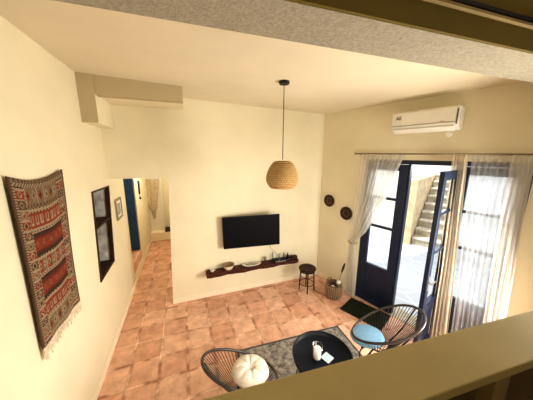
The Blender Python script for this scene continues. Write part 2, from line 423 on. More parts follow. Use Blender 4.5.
# small picture on left wall
t = thing('picture_frame', 'small pale framed grey picture between wall niche and hallway opening', 'picture', (LX, 3.86, 1.585))
b = MB()
for (ya, yb, za, zb) in ((-.15,.15,-.155,-.125),(-.15,.15,.125,.155),(-.15,-.12,-.125,.125),(.12,.15,-.125,.125)): b.box(.001,.022,ya,yb,za,zb)
b.build('frame', RODM, t)
MB().box(.001,.012,-.12,.12,-.125,.125).build('mount', WHITEP, t)
MB().box(.012,.014,-.07,.07,-.085,.085).build('print', PICT, t)

# ------------------------------------------------------------------ right wall with glazed doors
S0, S1, DH = .78, 2.46, 2.34
b = MB()
b.box(-.6, S0, 0, .25, 0, 3.45, MW); b.box(S0, S1, 0, .25, DH, 3.45, MW); b.box(S1, 5.4, 0, .25, 0, 3.45, MW)
struct(b.build('wall_right', PLASTER), 'cream plaster wall on the right holding the glazed blue doors', 'wall')

def glazed(parent, w, h, rails, zs, glass0, mx=.0, st=.11):
    """frame, rails, bottom panel and panes of one leaf, local X 0..w, Y 0..0.045 (room side at Y=0)"""
    MB().box(0, st, 0, .045, 0.005, h).build('stile', NAVY, parent, bevel=.003)
    MB().box(w-st, w, 0, .045, 0.005, h).build('stile', NAVY, parent, bevel=.003)
    MB().box(st, w-st, 0, .045, h-.09, h).build('top_rail', NAVY, parent)
    b = MB().box(st, w-st, .012, .035, .1, glass0-.06)
    b.build('bottom_panel', NAVY, parent)
    MB().box(st, w-st, 0, .045, .005, .12).build('bottom_rail', NAVY, parent)
    MB().box(st, w-st, 0, .045, glass0-.09, glass0).build('middle_rail', NAVY, parent)
    for z in zs: MB().box(st, w-st, .004, .041, z-.018, z+.018).build('glazing_bar', NAVY, parent)
    edges = [glass0]+[z for z in zs]+[h-.09]
    for i in range(len(edges)-1):
        za = edges[i]+(.018 if i else 0); zb = edges[i+1]-(.018 if i < len(edges)-2 else 0)
        MB().box(st, w-st, .02, .025, za, zb).build('pane', GLASS, parent)

p = W(.80, .0, 0)
L1 = thing('door_1', 'closed navy blue glazed door leaf left of the open doorway', 'door', p, RZ, kind='structure')
glazed(L1, .56, 2.28, 0, (1.33, 1.78), .68)
p = W(1.88, .0, 0)
L3 = thing('door_3', 'closed navy blue glazed leaf behind the sheer curtain on the right', 'door', p, RZ, kind='structure')
glazed(L3, .56, 2.28, 0, (1.33, 1.77), .68)
p = W(1.865, .012, 0)
ang = math.radians(196)
L2 = thing('door_2', 'navy blue glazed door leaf swung open into the room', 'door', p, ang, kind='structure')
glazed(L2, .50, 2.24, 0, (1.33, 1.78), .68, st=.085)
b = MB().rod((.455,.045,.98),(.455,.085,.98),.009).rod((.455,.08,.98),(.36,.08,.98),.008).box(.435,.475,.045,.050,.88,1.06)
b.build('handle', STEEL, L2)
fr = MB()
fr.box(S0-.0, S1, .0, .07, 2.285, DH, MW); fr.box(S0, .80, 0, .07, 0, DH, MW); fr.box(2.44, S1, 0, .07, 0, DH, MW)
fr.box(1.36, 1.385, .02, .09, 0.0, 2.29, MW); fr.box(1.868, 1.882, .02, .09, 0, 2.29, MW)
struct(fr.build('trim_4', NAVY), 'navy blue frame around the glazed doors', 'door frame')
struct(MB().box(S0, S1, .0, .26, -.06, .012, MW).build('trim_5', STAIRM), 'grey stone threshold under the glazed doors', 'threshold')

# skirtings
struct(MB().box(LX, LX+.018, .6, D0, 0, .085).box(LX, LX+.018, D1, 6.6, 0, .085).box(LX-.004, LX+.016, D0, D1, 0, .19).build('baseboard_left', BASE, bevel=.004), 'white skirting along the left wall', 'skirting')
struct(MB().box(OX0+.002, 2.44, BY-.018, BY, 0, .085).build('baseboard_back', BASE, bevel=.004), 'white skirting under the television wall', 'skirting')
struct(MB().box(-.02, S0, -.018, 0, 0, .085, MW).build('baseboard_right', BASE, bevel=.004), 'white skirting beside the door wall corner', 'skirting')

# boxed bulkhead in the corner under the ceiling
b = MB(); zt = 3.21
b.box(LX, .05, 2.98, 3.10, 3.005, zt)
tag(b.build('trim_2', SHADEPL, bevel=.004), 'boxed beam with a darkened shade tone under the ceiling in the left back corner', 'boxing', kind='structure')
b = MB().box(LX, -.815, 2.975, BY, 2.72, zt-.18)
tag(b.build('trim_6', PLASTER, bevel=.004), 'beige boxed drop at the left end of the corner beam', 'boxing', kind='structure')
tag(MB().box(LX, -.815, 2.965, 2.976, 2.72, zt).build('trim_12', SHADEPL), 'front of the boxed drop in the left corner, shade put into its colour', 'boxing', kind='structure')
b = MB().box(LX, .05, 3.10, BY, 3.015, zt)
tag(b.build('trim_7', PLASTER), 'plaster soffit behind the boxed corner beam', 'boxing', kind='structure')

# ------------------------------------------------------------------ beam over the camera and loft parapet
def slab(ya, yb, sa, sb, z0, z1, xa=LX-.02, xb=3.5):
    """slab along X whose near/far edges drift by slope sa/sb"""
    return [(xa,ya+sa*xa,z0),(xb,ya+sa*xb,z0),(xb,yb+sb*xb,z0),(xa,yb+sb*xa,z0),(xa,ya+sa*xa,z1),(xb,ya+sa*xb,z1),(xb,yb+sb*xb,z1),(xa,yb+sb*xa,z1)]
struct(MB().hexa(slab(.885,1.145,-.065,-.048,2.95,3.5)).build('trim_1', STIPPLE), 'rough grey plastered beam crossing above the foreground', 'beam')
struct(MB().hexa(slab(.870,.885,-.065,-.065,2.952,3.5)).build('wall_loft_fascia', DIM_OCHRE), 'near face of the foreground beam, loft dimness put into its ochre colour', 'fascia')
b = MB().hexa(slab(.855,.871,-.065,-.065,3.072,3.09)); 
t = b.build('trim_8', BLACKM); struct(t, 'thin dark rail along the ochre beam face', 'rail')
struct(MB().hexa(slab(.850,.871,-.065,-.065,3.05,3.062)).build('trim_9', POSTP), 'brown lip under the dark rail on the beam', 'rail')

PS = -.087
struct(MB().hexa(slab(.355,.515,PS,PS,1.715,1.75)).build('trim_10', CAP, bevel=.004), 'wide ledge capping the loft parapet in the foreground, low light put into its ochre colour', 'ledge')
struct(MB().hexa(slab(.395,.505,PS,PS,.75,1.716)).build('wall_loft', DARKPANEL), 'dark brown parapet wall under the foreground ledge', 'parapet')
b = MB()
for px in (-.40, .26, .92, 1.58): 
    yy = .375+PS*px
    b.box(px-.045, px+.045, yy-.012, yy+.035, .75, 1.716)
struct(b.build('trim_11', POSTP), 'olive brown uprights dividing the parapet panels under the ledge', 'post')
struct(MB().hexa(slab(-1.8,.505,0,PS,.62,.75)).build('floor_loft', DARKPANEL), 'loft floor under the camera', 'floor')
struct(MB().hexa(slab(.40,.505,PS,PS,0,.62)).build('wall_front', PLASTER), 'plaster wall below the loft', 'wall')
struct(MB().box(-1.3,4.6,-1.85,-1.7,0,3.6).build('wall_loft_back', PLASTER), 'back wall of the loft behind the camera', 'wall')

# ------------------------------------------------------------------ kilim on the left wall
def kilim_col(u, v):
    BR, CR, RD, DK, MA, OR, GY = (.13,.08,.05), (.46,.36,.24), (.30,.045,.03), (.035,.018,.015), (.14,.022,.018), (.40,.13,.05), (.25,.18,.11)
    uu = u if u <= .5 else 1-u
    i, j = int(u*72), int(v*132)
    BR, CR, RD, DK, MA, OR, GY = [tuple(x*.62+m for x, m in zip(c, (.034, .018, .010))) for c in (BR, CR, RD, DK, MA, OR, GY)]
    if uu < .03: return BR
    if v < .022 or v > .985: return GY if (i//2) % 2 else BR
    if v < .045: return CR if (i+j) % 3 else DK
    if uu < .05: return CR if j % 2 else BR
    if uu < .16 and .05 < v < .96:          # ladder border
        a = (uu-.05)/.11; k = (v*17) % 1
        if k < .12 or k > .92: return CR
        if abs(a-.5)+abs(k-.5) < .22: return RD if int(v*17) % 2 else DK
        if abs(a-.5)+abs(k-.5) < .36: return CR
        return (GY, RD, BR)[int(v*17) % 3]
    if uu < .18: return CR if j % 3 else DK
    w = (u-.18)/.64
    def motif(n, va, vb, bg, fg, core):
        a = (w*n) % 1; k = (v-va)/(vb-va)
        dd = abs(a-.5)*1.0 + abs(k-.5)*1.0
        if a < .09: return CR
        if dd < .16: return core
        if dd < .34: return fg
        return bg
    def dots(): return DK if ((i//2) % 2 == 0 and (j % 3 == 1)) else CR
    def us(va, vb):
        a = (w*7) % 1; k = (v-va)/(vb-va)
        if .2 < a < .8 and .15 < k < .85 and not (.38 < a < .62 and k < .62): return CR if (a < .38 or a > .62 or k > .72) and not (k < .22) else RD
        return RD
    def field(va, vb):
        k = (v-va)/(vb-va)
        a = (w*5) % 1; dd = abs(a-.5)*.9+abs(k-.5)*1.6
        if k < .18 or k > .86: return DK
        if dd < .14: return RD
        if dd < .26: return OR
        if dd < .36: return MA
        return RD if (k > .3 and k < .75) else MA
    if v < .145: return motif(6, .045, .145, GY, CR if int(w*6) % 2 else RD, DK)
    if v < .165: return BR if (i//2) % 2 else GY
    if v < .195: return dots()
    if v < .285: return us(.195, .285)
    if v < .315: return dots()
    if v < .46: return field(.315, .46)
    if v < .485: return dots()
    if v < .565: return motif(7, .485, .565, GY if int(w*7) % 2 else RD, CR, RD if int(w*7) % 2 else DK)
    if v < .59: return dots()
    if v < .735: return field(.59, .735)
    if v < .76: return dots()
    if v < .84: return us(.76, .84)
    if v < .87: return dots()
    if v < .965: return motif(6, .87, .965, GY, CR if int(w*6) % 2 else RD, DK)
    return CR if (i+j) % 3 else BR

kt = thing('kilim_rug', 'red and cream patterned woven kilim hanging on the left wall', 'wall rug', (LX, 1.97, 1.1))
NU, NV = 72, 132
def kpos(u, v, lift=0):
    y = (1-v)*(1.72+(2.345-1.72)*u) + v*(1.70+(2.25-1.70)*u)
    zt_ = 2.27 - .05*(1-(2*u-1)**2); zb_ = 1.135 - .015*u
    z = zt_+(zb_-zt_)*v
    x = .020 + .008*math.sin(v*5+u*2)*v + .012*v*(1-u) + lift + .004*math.sin(u*14)
    return (x, y-2.0, z-1.1)
b = MB(); vs = [kpos(i/NU, j/NV) for j in range(NV+1) for i in range(NU+1)]
fs = [(j*(NU+1)+i, (j+1)*(NU+1)+i, (j+1)*(NU+1)+i+1, j*(NU+1)+i+1) for j in range(NV) for i in range(NU)]
b.add(vs, fs)
k = b.build('woven_field', KILIM, kt)
at = k.data.color_attributes.new('weave', 'FLOAT_COLOR', 'CORNER')
for p in k.data.polygons:
    j, i = divmod(p.index, NU)
    cc = kilim_col((i+.5)/NU, (j+.5)/NV)
    for li in p.loop_indices: at.data[li].color = (*cc, 1)
sl = k.modifiers.new('solid', 'SOLIDIFY'); sl.thickness = .008; sl.offset = 0
b = MB()
for i in range(34):
    u = (i+.5)/34; p = Vector(kpos(u, 1)); ln = random.uniform(.045, .095) + (.03 if u < .06 else 0)
    for s_ in (-.004, .004):
        b.tube([p+Vector((0, s_, .008)), p+Vector((.004, s_+random.uniform(-.006,.006), -ln*.5)), p+Vector((.003, s_+random.uniform(-.012,.012), -ln))], [.0045,.004,.002], 5)
b.build('fringe', FRINGE, kt)

# ------------------------------------------------------------------ television (mounted on an arm, slightly askew)
tv = thing('television', 'black flat screen television mounted on the back wall', 'television', (1.01, 3.40, 1.145))
tv.rotation_euler = (0, -.022, -.16)
MB().box(-.475,.475,-.018,.02,-.268,.268).build('casing', BLACKP, tv, bevel=.006)
MB().box(-.466,.466,-.0205,-.0175,-.255,.260).build('screen', SCREEN, tv)
MB().box(-.22,.22,.02,.05,-.16,.14).build('rear_housing', BLACKP, tv, bevel=.01)
MB().box(-.12,.12,.05,.066,-.1,.1).rod((0,.05,0),(.0,.145,0),.022).build('wall_bracket', BLACKM, tv)
MB().tube([(.30,.03,-.25),(.33,.05,-.36),(.39,.07,-.42),(.46,.08,-.52),(.49,.06,-.62)], .004, 6).build('cable', GREYP, tv, smooth=True)

# ------------------------------------------------------------------ wall shelf and what stands on it
sh = thing('wall_shelf', 'long dark mahogany floating shelf below the television', 'shelf', (1.08, BY, .465))
b = MB()
segs = 24; vs = []; fs = []
for i in range(segs+1):
    x = -.83+1.66*i/segs; yf = -.165-.012*math.sin(i*.9)-.006*math.sin(i*2.3)
    for (yy, zz) in ((0,-.035),(yf,-.032),(yf-.004,.0),(yf,.03),(0,.03)): vs.append((x,yy,zz))
for i in range(segs):
    for kk in range(5):
        l = (kk+1) % 5; fs.append((i*5+kk,(i+1)*5+kk,(i+1)*5+l,i*5+l))
fs.append((0,1,2,3,4)); fs.append(tuple(segs*5+kk for kk in (4,3,2,1,0)))
b.add(vs, fs); b.build('board', WOOD, sh)
for x in (-.55, .55): MB().box(x-.02,x+.02,-.12,0,-.055,-.033).build('bracket', BLACKM, sh)
SZ = .4955
t = thing('small_cup', 'small white cup at the left end of the wooden shelf', 'cup', (.345, 3.47, SZ))
MB().lathe([(.02,0),(.032,.02),(.035,.045),(.031,.045),(.027,.02),(.001,.008)], 18, cap0=True).build('body', CERAM, t, smooth=True)
MB().tube([(.033,0,.036),(.05,0,.034),(.052,0,.018),(.03,0,.012)], .004, 6).build('handle', CERAM, t, smooth=True)
t = thing('bowl', 'cream ceramic bowl with brown inside on the wooden shelf', 'bowl', (.615, 3.465, SZ))
MB().lathe([(.04,0),(.06,.012),(.085,.05),(.095,.085),(.100,.09)], 28, cap0=True).build('outside', CERAM, t, smooth=True)
MB().lathe([(.100,.09),(.094,.089),(.080,.055),(.05,.022),(.001,.016)], 28).build('inside', mat('brown_bowl_glaze', (.30,.20,.11), .4), t, smooth=True)
t = thing('serving_tray', 'long cream tray lying on the wooden shelf', 'tray', (1.03, 3.475, SZ), rz=-.03)
MB().lathe([(.001,.006),(.8,.006),(.97,.028),(1.0,.026),(.82,0),(.001,0)], 32, Matrix.Diagonal((.175,.062,1,1))).build('dish', CERAM, t, smooth=True)
MB().tube([(-.10,0,.02),(-.03,.012,.022),(.05,-.01,.022),(.11,.004,.02)], [.012,.016,.016,.01], 8).build('contents', GREYP, t, smooth=True)
t = thing('drinking_glass', 'clear drinking glass on the wooden shelf beside the tray', 'glass', (1.285, 3.50, SZ))
MB().lathe([(.026,0),(.030,.10),(.028,.10),(.024,.006),(.001,.006)], 18, cap0=True).build('tumbler', glass_mat('clear_glass', (.86,.84,.80), .12), t, smooth=True)
t = thing('internet_router', 'black router with upright antennas on the shelf under the television', 'router', (1.56, 3.46, SZ), rz=-.05)
MB().box(-.13,.13,-.055,.055,0,.032).build('box', BLACKP, t, bevel=.006)
for x in (-.12,-.0,.09): 
    MB().rod((x,.045,.02),(x,.05,.165 if x<-.1 else .12),.009,.007).build('antenna', BLACKP, t)
MB().box(-.10,.10,-.057,-.054,.008,.022).build('light_strip', GREYP, t)
t = thing('bottle', 'small dark bottle standing on the shelf right of the router', 'bottle', (1.73, 3.49, SZ))
MB().lathe([(.001,0),(.024,0),(.026,.01),(.026,.06),(.012,.08),(.010,.10)], 16).build('body', BLACKP, t, smooth=True)
MB().lathe([(.012,.10),(.012,.118),(.001,.118)], 12).build('cap', GREYP, t, smooth=True)
t = thing('remote_control', 'black remote control lying on the right part of the shelf', 'remote', (1.72, 3.425, SZ), rz=.25)
MB().box(-.085,.085,-.02,.02,0,.016).build('case', BLACKP, t, bevel=.005)
b = MB()
for i in range(6):
    for j in (-1, 1): b.box(-.07+i*.022,-.06+i*.022,j*.009-.004,j*.009+.004,.016,.018)
b.build('buttons', GREYP, t)
t = thing('wooden_box', 'dark wooden box with domed lid at the right end of the shelf', 'box', (1.845, 3.465, SZ), rz=-.08)
MB().box(-.055,.055,-.045,.045,0,.035).build('body', DWOOD, t, bevel=.004)
b = MB(); vs=[]; fs=[]
for x in (-.057,.057):
    for i in range(9):
        a = PI*i/8; vs.append((x, -.047*math.cos(a), .035+.022*math.sin(a)))
for i in range(8): fs.append((i,i+1,9+i+1,9+i))
fs.append(tuple(range(9))[::-1]); fs.append(tuple(9+i for i in range(9))); fs.append((0,9,17,8))
b.add(vs,fs).build('lid', DWOOD, t)

# ------------------------------------------------------------------ pendant lamp
LZ = ceil_z(1.04)
pl = thing('pendant_lamp', 'woven bamboo pendant lamp hanging from the ceiling on a black cord', 'lamp', (1.045, 2.30, LZ))
MB().lathe([(.001,0),(.055,0),(.055,-.018),(.05,-.028),(.001,-.030)], 28).build('ceiling_canopy', BLACKM, pl, smooth=False)
zt, zb = 2.325-LZ, 2.035-LZ
MB().rod((0,0,-.02),(0,0,zt+.02),.004).build('cord', BLACKM, pl)
prof = []
for i in range(25):
    v = i/24
    r = .085 + .092*math.sin(min(1, v*1.45)*PI/2)**.75 if v < .69 else .177 - .045*((v-.69)/.31)**1.8
    prof.append((r, zt + (zb-zt)*v))
b = MB().lathe([(.02,zt+.004)]+[(.065,zt+.003)]+prof, 48)
vsh = []
so = b.build('lamp_shade', SHADE, pl, smooth=True)
sl = so.modifiers.new('solid', 'SOLIDIFY'); sl.thickness = .004
MB().lathe([(.151,zb+.030),(.143,zb+.010),(.134,zb-.003),(.126,zb+.0),(.140,zb+.03)], 48).build('shade_rim', SHADER, pl, smooth=True)
b = MB()
for k_ in range(40):         # diagonal bamboo strips woven round the shade
    for sgn in (-1, 1):
        pts = []
        for i in range(0, 24, 2):
            r, z = prof[i]; th = 2*PI*k_/40 + sgn*i*.045
            pts.append(((r+.0035)*math.cos(th), (r+.0035)*math.sin(th), z))
        b.tube(pts, .0032, 4)
b.build('bamboo_strips', SHADER, so)
MB().lathe([(.001,zb+.09),(.03,zb+.10),(.04,zb+.13),(.03,zb+.17),(.016,zb+.2),(.016,zt)], 16).build('bulb', WAX, pl, smooth=True)

# ------------------------------------------------------------------ air conditioner
ac = thing('air_conditioner', 'white wall mounted air conditioner above the curtain rod', 'air conditioner', W(1.515, 0, 2.685), RZ)
ac.scale = (.90, .96, .94)
b = MB(); prof = [(0,.0),(-.10,-.005),(-.185,.045),(-.20,.085),(-.20,.245),(-.185,.265),(0,.27)]
vs = []; fs = []; m_ = len(prof)
for x in (-.385, .385):
    for (yy, zz) in prof: vs.append((x, yy, zz))
for i in range(m_): fs.append((i, (i+1) % m_, m_+(i+1) % m_, m_+i))
fs.append(tuple(range(m_))[::-1]); fs.append(tuple(range(m_, 2*m_)))
b.add(vs, fs).build('body', WHITEP, ac, bevel=.008)
MB().box(-.378,.355,-.212,-.196,.088,.245).build('front_panel', WHITEP, ac, bevel=.006)
MB().hexa([(-.37,-.205,.08),(.35,-.205,.08),(.35,-.195,.086),(-.37,-.195,.086),(-.37,-.215,.082),(.35,-.215,.082),(.35,-.205,.089),(-.37,-.205,.089)]).build('seam', GREYP, ac)
MB().hexa([(-.36,-.19,.035),(.35,-.19,.035),(.35,-.11,-.010),(-.36,-.11,-.010),(-.36,-.195,.042),(.35,-.195,.042),(.35,-.11,-.002),(-.36,-.11,-.002)]).build('louvre', WHITEP, ac, bevel=.003)
MB().box(.362,.372,-.2085,-.200,.06,.225).build('side_slot', INK, ac)
MB().box(.20,.25,-.2135,-.2115,.098,.102).build('display', INK, ac)
MB().rod((.28,-.06,-.045),(.28,-.12,-.045),.028,n=20).build('drain_cap', WHITEP, ac)
MB().rod((.29,-.05,-.02),(.29,-.05,.01),.02,n=12).build('pipe', WHITEP, ac)
fc = bpy.data.curves.new('lettering', 'FONT'); fc.body = 'AE'; fc.size = .062; fc.extrude = .0008; fc.offset = .001
tmp = bpy.data.objects.new('lettering_curve', fc); fm = bpy.data.meshes.new_from_object(tmp)
bpy.data.objects.remove(tmp); bpy.data.curves.remove(fc)
fo = bpy.data.objects.new('lettering', fm); col.objects.link(fo); fo.parent = ac
fo.location = (-.325, -.2135, .165); fo.rotation_euler = (PI/2, 0, 0); fm.materials.clear(); fm.materials.append(INK)

# ------------------------------------------------------------------ woven discs on the right wall
def disc(s, z, r, label):
    t = thing('woven_plate', label, 'wall plate', W(s, .002, z), RZ, 'woven wall plates')
    # ring-shaped coils, axis pointing into the room (local -Y)
    M = Matrix.Rotation(PI/2, 4, 'X')
    MB().lathe([(.001,.006),(r*.30,.006),(r*.34,.012),(r*.38,.008),(r*.58,.012),(r*.62,.018),(r*.68,.014),(r*.86,.02),(r*.95,.022),(r,.016),(r,.0),(.001,0)], 36, M).build('coil_disc', PLATEM, t, smooth=True)
    MB().tube([(r*.97*math.cos(a), -.018, r*.97*math.sin(a)) for a in [2*PI*i/36 for i in range(36)]], .008, 6, closed=True).build('rim', DWOOD, t, smooth=True)
    MB().lathe([(r*.44,.010),(r*.48,.0145),(r*.53,.0125)], 36, M).build('pale_ring', mat('tan_ring', (.22,.11,.06), .7), t, smooth=True)
disc(.12, 1.58, .105, 'dark woven round plate on the right wall, the higher one nearer the corner')
disc(.49, 1.42, .110, 'dark woven round plate on the right wall, the lower one nearer the curtain')

# ------------------------------------------------------------------ curtain rod and curtains
ROD_D = .085
cr = thing('curtain_rod', 'thin grey wooden curtain rod above the glazed doors', 'curtain rod', W(0, 0, 2.425), RZ)
MB().rod((.62,-ROD_D,0),(2.62,-ROD_D,-.01),.011).build('pole', RODM, cr, smooth=True)
for x in (.62, 2.62):
    MB().lathe([(.001,-.02),(.016,-.012),(.02,0),(.016,.012),(.001,.02)], 12, Matrix.Translation((x,-ROD_D,0 if x<1 else -.01)) @ Matrix.Rotation(PI/2,4,'Y')).build('finial', RODM, cr, smooth=True)
for x in (.70, 1.62, 2.55): MB().box(x-.01,x+.01,-ROD_D,0,-.02,-.008).build('bracket', RODM, cr)

def curtain(name, label, rows, nf, amp, m, nu=90, thick=0):
    """rows: list of (z, s_left, s_right, depth, amp factor) from top to bottom; folds run along"""
    vs = []; fs = []; nr = len(rows)
    for (z, a, c, d, af) in rows:
        for i in range(nu+1):
            u = i/nu
            vs.append((a+(c-a)*u + .006*math.sin(u*37+z*2), -(d + amp*af*math.sin(u*nf*2*PI + .5*math.sin(z*1.7)) + .3*amp*af*math.sin(u*nf*4.7+1.3)), z))
    for j in range(nr-1):
        for i in range(nu):
            a = j*(nu+1)+i; fs.append((a, a+1, a+nu+2, a+nu+1))
    return MB().add(vs, fs)
def lerp_rows(keys, n=40):
    out = []
    for t in range(n+1):
        z = keys[0][0] + (keys[-1][0]-keys[0][0])*t/n
        for p, q_ in zip(keys, keys[1:]):
            if q_[0] <= z <= p[0]:
                f = (p[0]-z)/(p[0]-q_[0]); out.append(tuple([z]+[p[k]+(q_[k]-p[k])*f for k in range(1, 5)])); break
    return out
ct = thing('curtain', 'sheer white curtain tied back to the left of the open door', 'curtain', W(0, 0, 0), RZ)
rows = lerp_rows([(2.415,.72,1.34,ROD_D,.5),(2.3,.72,1.30,.085,.8),(1.7,.70,1.13,.085,1),(1.2,.66,.90,.08,.9),(1.0,.645,.735,.075,.6),(.92,.64,.735,.075,.6),(.6,.64,.78,.08,.8),(.02,.66,.83,.085,1)])
curtain('drape', '', rows, 11, .022, SHEER2).build('drape', SHEER2, ct, smooth=True)
b = MB().tube([(.635,-.03,1.0),(.64,-.115,.985),(.70,-.13,.97),(.75,-.11,.965),(.745,-.03,.975)], .010, 8)
tag(b.build('tie_back', RODM, ct, smooth=True), 'beige tie band')
ct = thing('curtain', 'bunched beige curtain hanging beside the open door leaf', 'curtain', W(0, 0, 0), RZ)
rows = lerp_rows([(2.415,1.84,1.97,ROD_D,.5),(1.8,1.86,2.0,.09,1),(1.0,1.89,2.05,.09,1),(.02,1.89,2.10,.09,1.1)])
curtain('drape', '', rows, 5, .02, BUNCH, 60).build('drape', BUNCH, ct, smooth=True)
ct = thing('curtain', 'wide sheer white curtain over the right glazed leaf', 'curtain', W(0, 0, 0), RZ)
rows = lerp_rows([(2.41,2.01,2.43,ROD_D,.5),(1.8,2.04,2.43,.085,1),(1.0,2.08,2.45,.085,1),(.02,2.12,2.50,.085,1)])
curtain('drape', '', rows, 9, .018, SHEER).build('drape', SHEER, ct, smooth=True)
rows = lerp_rows([(2.412,2.31,2.455,ROD_D+.03,.5),(1.8,2.31,2.465,.115,1),(1.0,2.34,2.50,.115,1),(.02,2.38,2.54,.115,1)])
curtain('hem', '', rows, 4, .014, SHEER2, 50).build('gathered_edge', SHEER2, ct, smooth=True)

# ------------------------------------------------------------------ stool
st = thing('stool', 'small round dark wooden stool under the right end of the shelf', 'stool', (1.965, 3.16, 0))
MB().lathe([(.001,.40),(.12,.40),(.135,.405),(.15,.415),(.152,.43),(.145,.44),(.12,.437),(.001,.435)], 36).build('seat', DWOOD, st, smooth=True)
MB().tube([(.125*math.cos(a),.125*math.sin(a),.385) for a in [2*PI*i/32 for i in range(32)]], .012, 8, closed=True).build('seat_ring', BLACKM, st, smooth=True)
for i in range(4):
    a = PI/4+.35+i*PI/2; c_, s_ = math.cos(a), math.sin(a)
    MB().tube([(.115*c_,.115*s_,.40),(.125*c_,.125*s_,.2),(.135*c_,.135*s_,0.0)], [.012,.011,.010], 8).build('leg', BLACKM, st, smooth=True)
MB().tube([(.122*math.cos(a),.122*math.sin(a),.14) for a in [2*PI*i/32 for i in range(32)]], .006, 6, closed=True).build('foot_ring', BLACKM, st, smooth=True)
MB().tube([(.122*math.cos(a),.122*math.sin(a),.29) for a in [2*PI*i/32 for i in range(32)]], .006, 6, closed=True).build('stretcher', BLACKM, st, smooth=True)

# ------------------------------------------------------------------ basket
bk = thing('wicker_basket', 'round brown wicker basket on the floor beside the curtain', 'basket', (2.30, 2.83, 0))
MB().lathe([(.001,0),(.105,0),(.125,.03),(.138,.12),(.132,.20),(.122,.245),(.112,.245),(.122,.2),(.126,.12),(.115,.035),(.001,.015)], 40).build('body', BASKETM, bk, smooth=True)
MB().tube([(.12*math.cos(a),.12*math.sin(a),.248+.006*math.sin(a*16)) for a in [2*PI*i/64 for i in range(64)]], .012, 6, closed=True).build('rim', BASKETM, bk, smooth=True)
b = MB()
for i in range(26):
    a = 2*PI*i/26; b.tube([(r*math.cos(a), r*math.sin(a), z) for r, z in ((.113,.015),(.131,.04),(.142,.12),(.136,.2),(.125,.245))], .005, 5)
b.build('upright_canes', wicker_mat('pale_cane', (.34,.22,.12), (.66,.52,.36), 90), bk, smooth=True)
for sg in (-1, 1):
    MB().tube([(.05*math.cos(t_)*1.0, sg*.13, .235+.05*math.sin(t_)) for t_ in [PI*i/10 for i in range(11)]], .008, 6).build('handle', BASKETM, bk, smooth=True)
sk = thing('long_brush', 'thin stick with a dark tip leaning out of the wicker basket', 'brush', (2.33, 2.82, .02))
tipd = Vector((.13, -.02, .60)); 
MB().tube([(-.02,0,.02),(.055,-.01,.27),(.09,-.014,.42)], [.008,.007,.007], 8).build('stick', RODM, sk, smooth=True)
MB().tube([(.09,-.014,.42),(.10,-.016,.46),(.118,-.018,.52),(.13,-.02,.565),(.135,-.02,.59)], [.010,.016,.018,.014,.005], 8).build('tip', DWOOD, sk, smooth=True)
MB().lathe([(.008,.20),(.03,.21),(.036,.24),(.03,.27),(.008,.285)], 14, Matrix.Translation((.045,-.008,0))).build('collar', WHITEP, sk, smooth=True)
cl = thing('cloth_ball', 'small white bundle tucked in the front of the wicker basket', 'bundle', (2.235, 2.775, .165))
b = MB(); pr = [(.001,0)]
for i in range(1, 10):
    a = PI*i/10; pr.append((.045*math.sin(a)*(1+.06*math.sin(i*2.1)), .045-.045*math.cos(a)))
pr.append((.001,.092)); b.lathe(pr, 18); b.build('bundle', CREAMF, cl, smooth=True)
MB().tube([(.025*math.cos(a),.025*math.sin(a),.082) for a in [2*PI*i/16 for i in range(16)]], .005, 5, closed=True).build('band', RODM, cl, smooth=True)
tag(MB().tube([(2.09,3.06,.006),(2.14,2.98,.006),(2.17,2.93,.006),(2.18,2.87,.006),(2.165,2.82,.006)], .006, 6).build('cord', REDC, None, smooth=True), 'short red cord on the floor between stool and basket', 'cord')

# ------------------------------------------------------------------ door mat and rug
dm = MB().box(.0,.42,0,.85,0,.014)
mt = thing('door_mat', 'dark green rectangular doormat in front of the closed door leaf', 'doormat', (2.20, 2.52, .001), math.radians(-66))
b = MB().box(0,.62,0,.40,0,.012); b.build('mat', MATG, mt, bevel=.004)
b = MB()
for (xa, xb, ya, yb) in ((0,.62,0,.018),(0,.62,.382,.40),(0,.018,.018,.382),(.602,.62,.018,.382)): b.box(xa,xb,ya,yb,.012,.015)
b.build('border', BLACKP, mt)
rg = thing('area_rug', 'grey mottled rug under the coffee table and chairs', 'rug', (1.93, 2.235, .0), -.055)
b = MB(); nx, ny = 60, 50; vs = []; fs = []
for j in range(ny+1):
    for i in range(nx+1):
        vs.append((-1.45+1.45*i/nx, -1.5+1.5*j/ny, .010+.0015*math.sin(i*1.3)*math.cos(j*1.1)))
for j in range(ny):
    for i in range(nx): 
        a = j*(nx+1)+i; fs.append((a,a+1,a+nx+2,a+nx+1))
b.add(vs, fs); b.box(-1.45,0,-1.5,0,0.001,.0085); b.build('pile', RUG, rg)
b = MB()
for (xa, xb, ya, yb) in ((-1.45,0,-.02,.0),(-1.45,0,-1.5,-1.48),(-.02,0,-1.48,-.02),(-1.45,-1.43,-1.48,-.02)): b.box(xa,xb,ya,yb,.002,.014)
b.build('bound_edge', mat('dark_rug_edge', (.09,.08,.075), .95, var=.3, nscale=40), rg)

